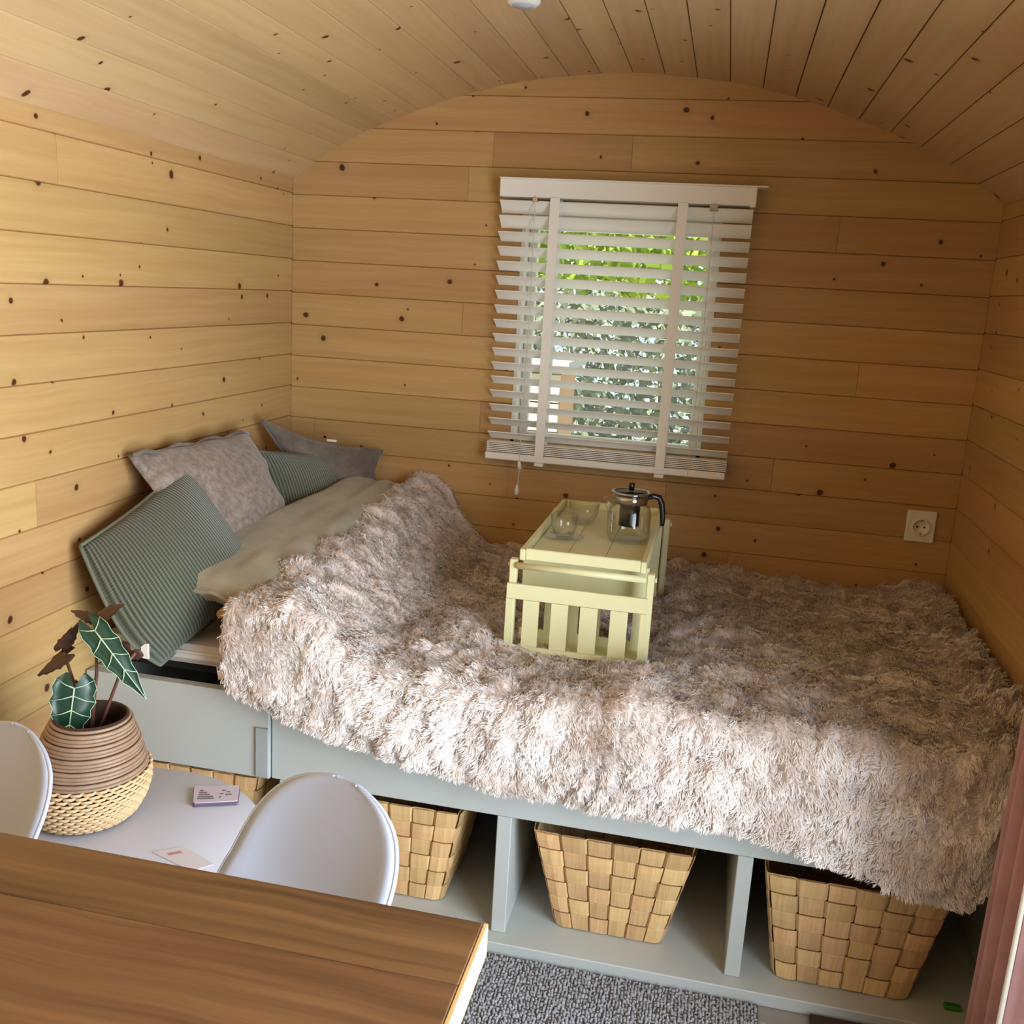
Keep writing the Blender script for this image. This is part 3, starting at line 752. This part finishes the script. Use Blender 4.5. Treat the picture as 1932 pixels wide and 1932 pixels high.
# tray top with boards and raised rim
for i in range(3):
    w = (TX1-TX0-.066)/3; bx('tray_board', M_cream, tr, TX0+.033+i*w+.0006, TX0+.033+(i+1)*w-.0006, TY0+.018, TY1-.004, ZT+.002, ZT+.009, ch=.0008)
zr = ZT+.026
bx('rim_board', M_cream, tr, TX0+.020, TX0+.0325, TY0+.006, TY1+.004, ZT, zr, ch=.002); bx('rim_board', M_cream, tr, TX1-.0325, TX1-.020, TY0+.006, TY1+.004, ZT, zr, ch=.002)
bx('rim_board', M_cream, tr, TX0+.033, TX1-.033, TY0+.006, TY0+.0175, ZT+.002, zr+.002, ch=.002); bx('rim_board', M_cream, tr, TX0+.033, TX1-.033, TY1-.0035, TY1+.008, ZT, zr, ch=.002)
for yy in (TY0+.009, TY1-.012):
    MB().tube([(TX0+.017, yy-.012, ZT-.010), (TX1-.017, yy-.012, ZT-.010)], .0075, 12).out('cross_rod', M_cream, tr, True)
for x0 in (TX0-.004, TX1+.0005):
    for yy in (TY0+.011, TY1-.011): MB().tube([(x0, yy, ZT-.012), (x0+.0045, yy, ZT-.012)], .006, 10).out('bolt_cap', M_cream, tr, True)
# slatted pockets at both ends
def pocket(yo, yi):
    s = 1 if yi > yo else -1
    a, b_ = sorted((yo, yo-s*.008)); z0, z1 = zb-.012, .749
    xs0, xs1 = TX0-.002, TX1-.010; wd_ = xs1-xs0
    p = MB(); p.box(xs0, xs1, a, b_, .714, z1, .0012); p.box(xs0, xs1, a, b_, z0, .6055, .001)
    sl_ = [.041, .126, .241, .330, .450, .536, .660, .750, .872, .958]; ed = [0]+sl_+[1]
    for i in range(0, 12, 2): p.box(xs0+ed[i]*wd_, xs0+ed[i+1]*wd_, a, b_, .606, .7135, .0006)
    p.out('slatted_panel', M_cream, tr)
    xi0, xi1 = TX0+.0165, TX1-.0165
    c_, d_ = sorted((yi, yi+.007)); q = MB(); q.box(xi0, xi1, c_, d_, .714, .795, .001); q.box(xi0, xi1, c_, d_, z0, .62)
    for i in range(6):
        x = xi0+.006+i*.0505; q.box(x, min(xi1, x+.028), c_, d_, .62, .714)
    q.out('inner_panel', M_cream, tr)
    e0, e1 = sorted((yo+s*.001, yi-.0005 if s > 0 else yi+.0075)); bx('pocket_floor', M_cream, tr, xi0, xi1, e0, e1, z0, z0+.006, ch=.0005)
pocket(TY0-.0005, TY0+.075); pocket(TY1+.0005, TY1-.085)

# teapot
zt = ZT+.0092; tx, ty = 1.146, -.600
tp = empty('glass_teapot', (tx, ty, zt), 'glass teapot with black handle and steel lid on the tray', 'teapot')
H = lambda z: zt+z*.95
MB().lathe(tx, ty, [(.0001, H(.0)), (.036, H(.0)), (.048, H(.006)), (.0525, H(.018)), (.0525, H(.072)), (.049, H(.088)), (.040, H(.100)), (.037, H(.108)), (.037, H(.116)),
    (.035, H(.116)), (.035, H(.107)), (.038, H(.099)), (.0470, H(.087)), (.0505, H(.072)), (.0505, H(.019)), (.0465, H(.008)), (.035, H(.003)), (.0001, H(.003))], 40).out('body', M_glass, tp, True)
MB().lathe(tx, ty, [(.0375, H(.099)), (.0412, H(.099)), (.0412, H(.120)), (.0375, H(.120))], 40, True).out('collar', M_steel, tp, True)
MB().lathe(tx, ty, [(.040, H(.1225)), (.044, H(.1225)), (.047, H(.1245)), (.047, H(.127)), (.0435, H(.1285)), (.040, H(.1275))], 40, True).out('lid_ring', M_steel, tp, True)
MB().lathe(tx, ty, [(.0001, H(.1225)), (.0398, H(.1225)), (.0398, H(.1262)), (.0001, H(.1275))], 40).out('lid', M_dmetal, tp, True)
MB().lathe(tx, ty, [(.0001, H(.150)), (.0065, H(.149)), (.0075, H(.143)), (.006, H(.130)), (.0001, H(.130))], 16).out('lid_knob', M_black, tp, True)
MB().lathe(tx, ty, [(.0001, H(.040)), (.024, H(.040)), (.0245, H(.045)), (.0245, H(.115)), (.0235, H(.115)), (.0235, H(.046)), (.0001, H(.046))], 32).out('strainer', M_dmetal, tp, True)
hd = Vector((.93, .36, 0)).normalized(); hp = [(.040, .112), (.056, .117), (.070, .113), (.078, .098), (.082, .075), (.084, .050), (.0835, .040)]
MB().tube([(tx+hd.x*a, ty+hd.y*a, H(b)) for a, b in hp], [.006, .007, .0075, .0075, .007, .006, .005], 10).out('handle', M_black, tp, True)
sd = -hd
MB().tube([(tx+sd.x*a, ty+sd.y*a, H(b)) for a, b in [(.046, .086), (.056, .100), (.060, .112)]], [.012, .009, .007], 12).out('spout', M_glass, tp, True)
def cup(cx, cy, label, s=1.0, saucer=False):
    c = empty('glass_cup', (cx, cy, zt), label, 'cup', None)
    b = .0035 if saucer else 0
    MB().lathe(cx, cy, [(.0001, zt+b), (.020*s, zt+b), (.027*s, zt+b+.008), (.034*s, zt+b+.030), (.037*s, zt+b+.058), (.0355*s, zt+b+.058), (.0325*s, zt+b+.030), (.0255*s, zt+b+.010), (.018*s, zt+b+.004), (.0001, zt+b+.004)], 36).out('bowl', M_glass, c, True)
    if saucer:
        MB().lathe(cx, cy, [(.0001, zt), (.022, zt), (.046, zt+.006), (.0475, zt+.007), (.046, zt+.008), (.022, zt+.003), (.0001, zt+.003)], 36).out('saucer', M_glass, c, True)
        MB().tube([(cx+.033, cy+.0, zt+b+.048), (cx+.050, cy, zt+b+.046), (cx+.054, cy, zt+b+.032), (cx+.046, cy, zt+b+.020), (cx+.031, cy, zt+b+.018)], .0028, 8).out('handle', M_glass, c, True)
    else:
        MB().lathe(cx, cy, [(.0001, zt-.0000), (.001, zt)], 8)
    return c
cup(1.020, -.475, 'straight clear glass cup behind and left of the teapot', 1.08)
cup(.998, -.650, 'low clear glass cup on a saucer at the near left of the tray', .92, True)
# ---------------------------------------------------------------- round table, pot, plant
rt = empty('round_table', (.37, -1.56, 0), 'small round white table beneath the rattan plant pot', 'table')
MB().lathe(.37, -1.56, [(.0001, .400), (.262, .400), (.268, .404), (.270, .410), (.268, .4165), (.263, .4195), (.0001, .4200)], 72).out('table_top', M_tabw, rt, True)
for k in range(3):
    a = PI/2+k*2*PI/3; MB().tube([(.37+.17*math.cos(a), -1.56+.17*math.sin(a), .399), (.37+.235*math.cos(a), -1.56+.235*math.sin(a), .002)], [.016, .010], 12).out('leg', M_tabw, rt, True)
px, py, pz = .287, -1.490, .4202
pot = empty('plant_pot', (px, py, pz), 'tapered rattan pot, brown coils above pale woven base, on the round table', 'pot')
prof = [(.080, 0), (.090, .010), (.101, .035), (.1065, .062), (.104, .090), (.096, .115), (.086, .145), (.074, .175), (.066, .192)]
def pr(z): return float(np.interp(z, [p[1] for p in prof], [p[0] for p in prof]))
MB().lathe(px, py, [(.0001, pz), (.074, pz)]+[(r-.006, pz+z+.002) for r, z in prof]+[(.0575, pz+.190), (.064, pz+.16), (.070, pz+.125), (.0001, pz+.125)], 48).out('inner_pot', M_gap, pot, True)
z = .094; i = 0
while z < .192:
    r = pr(z); h = .0034+.0006*math.sin(i*2.1)
    MB().lathe(px+.0004*math.sin(i*3), py, [(r-.004+h*math.cos(a), pz+z+h*math.sin(a)) for a in [k*PI/4 for k in range(8)]], 48, True).out('rattan_coil', M_rattan, pot, True); z += 2*h*.97; i += 1
rows = 13; weave = MB()
for j in range(rows):                      # woven strand pieces of the pale base
    z = .004+j*.0069; r = pr(z)+.0005; nseg = 32
    for k in range(nseg):
        a0 = 2*PI*(k+.5*(j % 2)+.06*j)/nseg; a1 = a0+2*PI/nseg*.93; pts_ = []
        for t in (0, .18, .82, 1):
            a = a0+(a1-a0)*t; rr = r+(.0012 if t in (.18, .82) else -.0035); pts_.append((px+rr*math.cos(a), py+rr*math.sin(a), pz+z+.0038+(t-.5)*.0012))
        weave.tube(pts_, .0029, 5, False)
o = weave.out('woven_base', M_rattan2, pot, True); o['kind'] = 'stuff'
pl = empty('alocasia_plant', (px-.015, py+.01, pz+.126), 'dark green arrow-leaved plant with pale veins growing in the rattan pot', 'plant')
MB().lathe(px, py, [(.0001, pz+.1255), (.068, pz+.1255), (.066, pz+.130), (.0001, pz+.134)], 32).out('soil', M_soil, pl, True)
def leaf(base, tip, width, nrm, mat, vein=True, lob=.0):
    """wavy arrow-shaped leaf: base = petiole joint, tip, nrm = facing direction"""
    base, tip, nrm = Vector(base), Vector(tip), Vector(nrm).normalized(); ax = tip-base; Ln = ax.length; ax.normalize()
    sd = ax.cross(nrm).normalized(); nn = sd.cross(ax).normalized()
    prof_ = [(-.22, .20, .42), (-.12, .06, .80), (0, .0, .95), (.12, 0, .86), (.22, 0, 1.0), (.34, 0, .80), (.45, 0, .84), (.57, 0, .60), (.68, 0, .58), (.80, 0, .32), (.90, 0, .18), (1.0, 0, .02)]
    vs = []; fs = []; n = len(prof_)
    for t, inn, w in prof_:
        hw = w*width/2
        for s in (-1, -.5, 0, .5, 1):
            lat = s*hw if inn == 0 else math.copysign(inn*width*.5+(abs(s))*(hw-inn*width*.5), s) if s else 0
            tt = t if s else max(t, 0) 
            droop = -abs(s)*.10*width-.35*Ln*max(0, t-.1)**2*.4
            vs.append(base+ax*(tt*Ln)+sd*lat+nn*(droop+.0012*math.cos(t*40)))
    for i in range(n-1):
        for k in range(4): a = i*5+k; fs.append((a, a+1, a+6, a+5))
    m_ = len(vs); vs2 = vs+[v-nn*.0009 for v in vs]
    f2 = fs+[tuple(reversed([q+m_ for q in f])) for f in fs]
    for i in range(n-1):
        for c in (0, 4): a = i*5+c; f2.append((a, a+5, a+5+m_, a+m_))
    lf = mesh('leaf', vs2, f2, mat, pl, True)
    if vein:
        vb = MB()
        P3 = lambda i, k: vs[i*5+k]+nn*.0012
        vb.tube([P3(i, 2) for i in range(2, n)], [.0016*(1-.7*i/(n-2)) for i in range(n-2)], 5)
        for i0, i1 in ((2, 1), (3, 4), (5, 6), (7, 8)):
            for e in (0, 4): vb.tube([P3(i0, 2), (P3(i0, 2)+P3(i1, e))*.5+nn*.0012+ax*.002, P3(i1, e)], [.0011, .0009, .0006], 5)
        for e in (0, 4): vb.tube([P3(i, e) for i in range(1, n)], .0006, 4)
        vb.out('leaf_veins', M_vein, lf, True)
cxp, cyp = px-.02, py+.005; zs0 = pz+.130
view = Vector((1.05, -1.45, .75)).normalized()
def stem(*pts_, r=.0028): MB().tube(pts_, [r*1.25]+[r]*(len(pts_)-1), 7).out('stem', M_stem, pl, True)
y0_ = -1.475; DX = -.014
stem((cxp, cyp, zs0), (.282, y0_, .68), (.284, y0_, .775))
leaf((.296, y0_-.02, .772), (.396, y0_-.03, .668), .050, view, M_leaf)
stem((cxp+.01, cyp, zs0), (.318, y0_+.02, .69), (.340, y0_+.03, .720))
leaf((.330, y0_+.03, .722), (.300, y0_+.05, .690), .05, view, M_leafb, vein=False)
stem((cxp-.01, cyp, zs0), (.252, y0_-.01, .665), (.250, y0_-.015, .672))
leaf((.262, y0_-.035, .668), (.258, y0_-.060, .556), .076, view, M_leaf)
stem((cxp-.012, cyp, zs0), (.236, y0_, .66), (.218, y0_, .716))
leaf((.222, y0_, .712), (.162, y0_-.01, .672), .042, Vector((.2, -.5, .9)), M_leafb, vein=False)
leaf((.216, y0_, .722), (.252, y0_, .768), .03, Vector((.8, -.5, .1)), M_leafb, vein=False)
stem((cxp+.004, cyp+.004, zs0), (.276, y0_+.01, .70), (.276, y0_+.01, .785), r=.0024)
leaf((.276, y0_+.01, .782), (.238, y0_, .800), .028, Vector((.1, -.4, .9)), M_leafb, vein=False)
leaf((.282, y0_+.01, .784), (.325, y0_+.01, .818), .034, Vector((.1, -.6, .8)), M_leafb, vein=False)
leaf((.245, y0_-.01, .640), (.215, y0_-.02, .565), .06, Vector((-.4, -.8, .3)), M_leaf)
for o_ in list(pot.children):              # the pot stands slightly askew
    for v_ in o_.data.vertices: v_.co.x += .020*v_.co.z/.192
pl.location.x += .020
pl.location.x += .008
# card and paper
M_print = plain('printed_ink', srgb(120, 112, 120), .8)
cd_ = empty('table_card', (.48, -1.375, .4202), 'small rounded card holder with printed marks on the round table', 'card')
def slab(name, pts_, z0, z1, mat, parent):
    n = len(pts_); vs = [(x, y, z0) for x, y in pts_]+[(x, y, z1) for x, y in pts_]
    return mesh(name, vs, [tuple(range(n-1, -1, -1)), tuple(range(n, 2*n))]+[(k, (k+1) % n, n+(k+1) % n, n+k) for k in range(n)], mat, parent)
ca, cb, cc_, cdd = Vector((.428, -1.360)), Vector((.508, -1.330)), Vector((.532, -1.385)), Vector((.458, -1.418))
def cp(u, v): p = ca*(1-u)*(1-v)+cb*u*(1-v)+cc_*u*v+cdd*(1-u)*v; return (p.x, p.y)
slab('base', [cp(.0, .06), cp(.04, 0), cp(.96, 0), cp(1, .06), cp(1, .94), cp(.96, 1), cp(.04, 1), cp(0, .94)], .4202, .4275, plain('card_edge', srgb(96, 84, 100), .5), cd_)
slab('face', [cp(.01, .06), cp(.05, .01), cp(.95, .01), cp(.99, .06), cp(.99, .94), cp(.95, .99), cp(.05, .99), cp(.01, .94)], .4276, .4290, plain('card_face', srgb(206, 196, 212), .5), cd_)
for (u0, u1, v) in [(.14, .22, .30), (.12, .30, .42), (.12, .36, .54), (.10, .44, .66), (.10, .46, .77), (.62, .70, .32), (.72, .80, .42), (.58, .66, .52), (.70, .84, .58), (.56, .62, .72)]:
    slab('printed_mark', [cp(u0, v-.035), cp(u1, v-.035), cp(u1, v+.035), cp(u0, v+.035)], .42905, .42925, M_print, cd_)
pp = empty('paper_slip', (.53, -1.57, .4202), 'thin paper slip lying on the round table near the wooden table', 'paper')
slab('sheet', [(.470, -1.570), (.512, -1.538), (.585, -1.572), (.560, -1.600)], .4203, .4212, plain('paper_white', srgb(222, 220, 230), .6), pp)
slab('printed_mark', [(.495, -1.566), (.512, -1.553), (.520, -1.557), (.503, -1.571)], .42125, .42145, plain('pink_print', srgb(196, 150, 156), .6), pp)

# ---------------------------------------------------------------- wooden dining table
dt = empty('dining_table', (.58, -2.4, 0), 'brown oiled wooden table in the foreground', 'table')
ys = [-2.045, -2.142, -2.30, -2.46, -2.62, -2.74]
for a, b_ in zip(ys[:-1], ys[1:]): bx('table_board', M_table, dt, .020, 1.1485, b_+.0004, a-.0004, .712, .750, ch=.0012)
bx('end_strip', M_tedge, dt, 1.149, 1.154, ys[-1], ys[0], .712, .7495, ch=.0008)
for x0 in (.07, 1.05):
    for y0 in (-2.70, -2.14): bx('leg', M_tedge, dt, x0, x0+.05, y0, y0+.05, 0, .711)

# ---------------------------------------------------------------- white shell chairs
def make_chair(cx, cy, yaw, label, ztop=.690, lean=25):
    """origin under the top of the back; faces local -y"""
    ch = empty('shell_chair', (cx, cy, 0), label, 'chair', 'white shell chairs at the wooden table')
    c, s = math.cos(yaw), math.sin(yaw)
    def wpt(x, y, z): return (cx+x*c-y*s, cy+x*s+y*c, z)
    zs_ = ztop-.33; le = math.tan(math.radians(lean))
    # centre profile: from seat front to top of back (local y, z, half width, wing depth)
    pr_ = [(-.40, zs_-.020, .130, .000), (-.38, zs_-.003, .150, .004), (-.30, zs_+.002, .160, .016), (-.20, zs_-.006, .165, .030), (-.13, zs_+.000, .163, .045), (-.095, zs_+.030, .160, .055),
           (-.075, zs_+.080, .160, .058), (-.055, zs_+.130, .158, .052), (-.035, zs_+.180, .155, .046)]
    for q in (0, .2, .38, .54, .68, .80, .90, .965, 1.0):
        pr_.append((-.030+.030*q, zs_+.190+.140*q, max(.022, .152*(1-q**2.9)**(1/2.0)), .042*(1-q)+.004))
    # resample smoothly
    A_ = np.array(pr_); tt = np.linspace(0, len(pr_)-1, 60)
    from_ = [np.interp(tt, range(len(pr_)), A_[:, k]) for k in range(4)]
    for k in (0, 1, 2, 3):
        for _ in range(3): from_[k][1:-1] = .25*from_[k][:-2]+.5*from_[k][1:-1]+.25*from_[k][2:]
    n = 24; vs = []; fs = []
    for i in range(60):
        yy, zz, hw, wg = (from_[k][i] for k in range(4)); hw *= .92
        j0 = max(0, i-1); j1 = min(59, i+1); ty_, tz_ = from_[0][j1]-from_[0][j0], from_[1][j1]-from_[1][j0]; l = math.hypot(ty_, tz_) or 1
        ny, nz = -tz_/l, ty_/l         # towards the sitter
        for k in range(n+1):
            u = -1+2*k/n; d = .7*wg*abs(u)**2.6
            # flared lip
            lip = .006*min(1, hw/.10)*max(0, (abs(u)-.90)/.10)**2
            x = u*hw+math.copysign(lip, u)
            yv = yy+ny*(d-lip*.8); zv = zz+nz*(d-lip*.8)
            yv += max(0, zv-zs_)*le*.55
            vs.append(wpt(x, yv, zv))
    for i in range(59):
        for k in range(n): a = i*(n+1)+k; fs.append((a, a+1, a+n+2, a+n+1))
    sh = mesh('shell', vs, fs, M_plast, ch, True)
    so_ = sh.modifiers.new('thickness', 'SOLIDIFY'); so_.thickness = .006; so_.offset = 0
    edge = [i*(n+1) for i in range(60)]+[59*(n+1)+k for k in range(n+1)]+[i*(n+1)+n for i in range(59, -1, -1)]
    MB().tube([vs[i] for i in edge], .0034, 8).out('rim', M_plast, ch, True)
    for sx_ in (-1, 1):
        for yt, yb_ in ((-.30, -.36), (-.15, -.06)):
            MB().tube([wpt(sx_*.07, yt, zs_-.022), wpt(sx_*.145, yb_, .004)], [.013, .009], 10).out('leg', M_tedge, ch, True)
    MB().tube([wpt(-.09, -.31, zs_-.05), wpt(.09, -.31, zs_-.05)], .005, 6).out('stretcher', M_steel, ch, True)
    return ch
make_chair(.836, -1.785, math.radians(-24), 'white plastic shell chair in the middle, in front of a woven basket')
make_chair(.312, -1.785, math.radians(-24), 'white plastic shell chair at the left edge beside the rattan pot')

# ---------------------------------------------------------------- rug, mat
rg = empty('woven_rug', (1.24, -1.5, 0), 'chunky grey looped rug on the floor in front of the bed', 'rug')
RX0, RX1, RY0, RY1 = .945, 1.528, -1.95, -1.1135
bx('backing', M_rugb, rg, RX0, RX1, RY0, RY1, .0005, .006, ch=.001)
st_ = .0068; gxs = np.arange(RX0+.006, RX1-.004, st_); gys = np.arange(RY0+.006, RY1-.004, st_*1.15)
GX, GY = np.meshgrid(gxs, gys); GX = GX.ravel(); GY = GY.ravel(); n = len(GX)
GX = GX+rng.uniform(-.0016, .0016, n); GY = GY+rng.uniform(-.0020, .0020, n)
th = rng.uniform(-.9, .9, n)+np.where((np.floor(GX/.05) % 2) == 0, .6, -.3); r1 = .0040*rng.uniform(.8, 1.25, n); r2 = .0024*rng.uniform(.8, 1.2, n); hh = rng.uniform(.0085, .0145, n)
ring = [(math.cos(a), math.sin(a)) for a in np.arange(6)*PI/3]; vv = []
for (c_, s_) in ring:
    lx, ly = c_*r1, s_*r2; vv.append(np.stack([GX+lx*np.cos(th)-ly*np.sin(th), GY+lx*np.sin(th)+ly*np.cos(th), np.full(n, .004)], 1))
for (c_, s_) in ring:
    lx, ly = c_*r1*.8, s_*r2*.8; vv.append(np.stack([GX+lx*np.cos(th)-ly*np.sin(th), GY+lx*np.sin(th)+ly*np.cos(th), hh*.85], 1))
vv.append(np.stack([GX, GY, hh], 1))
VV = np.stack(vv, 1); b0 = np.arange(n)[:, None]*13; fl_ = []
for k in range(6):
    k2 = (k+1) % 6; fl_ += [b0+np.array([[k, k2, 6+k2]]), b0+np.array([[k, 6+k2, 6+k]]), b0+np.array([[6+k, 6+k2, 12]])]
lo = big('loop_pile', VV.reshape(-1, 3), np.concatenate(fl_), M_rug, rg, True); lo['kind'] = 'stuff'
mt_ = bx('floor_mat', M_mat, None, 1.628, 1.95, -1.60, -1.116, .0005, .012, ch=.003); tag(mt_, 'dark brown mat on the floor right of the grey rug', 'mat')

# ---------------------------------------------------------------- curtain
cu = empty('pink_curtain', (1.93, -1.35, .03), 'dusty pink pleated curtain with white edge at the right side', 'curtain')
def curtain_sheet(path, z0, z1, mat, name, flare=0):
    n = len(path); m = 14; vs = []; fs = []
    for i, (x, y_) in enumerate(path):
        for j in range(m+1):
            t = j/m; z = z1+(z0-z1)*t; am = 1+.15*t
            vs.append((min(1.988, 1.94+(x-1.94)*am+flare*t), y_, z))
    for i in range(n-1):
        for j in range(m): a = i*(m+1)+j; fs.append((a, a+1, a+m+2, a+m+1))
    o = mesh(name, vs, fs, mat, cu, True); s_ = o.modifiers.new('thickness', 'SOLIDIFY'); s_.thickness = .0022; s_.offset = 0
path = []
for i in range(81):
    t = i/80; path.append((1.915+.024*math.sin(t*PI*9.0-1.2)*(.8+.2*math.sin(t*7)), -1.185-.235*t))
curtain_sheet(path, .03, 1.63, M_pink, 'drape')
MB().tube([(1.975, -3.0, 1.632), (1.975, -1.12, 1.632)], .008, 10).out('curtain_rod', M_steel, cu, True)
curtain_sheet([(1.868, -1.4235), (1.8705, -1.426), (1.874, -1.427)], .03, 1.63, M_white, 'edge_band')
curtain_sheet([(1.875+.007*i, -1.4285+.006*math.sin(i*1.3)) for i in range(14)], .03, 1.63, M_pink, 'return_fold')
print('OBJ', len(bpy.data.objects))
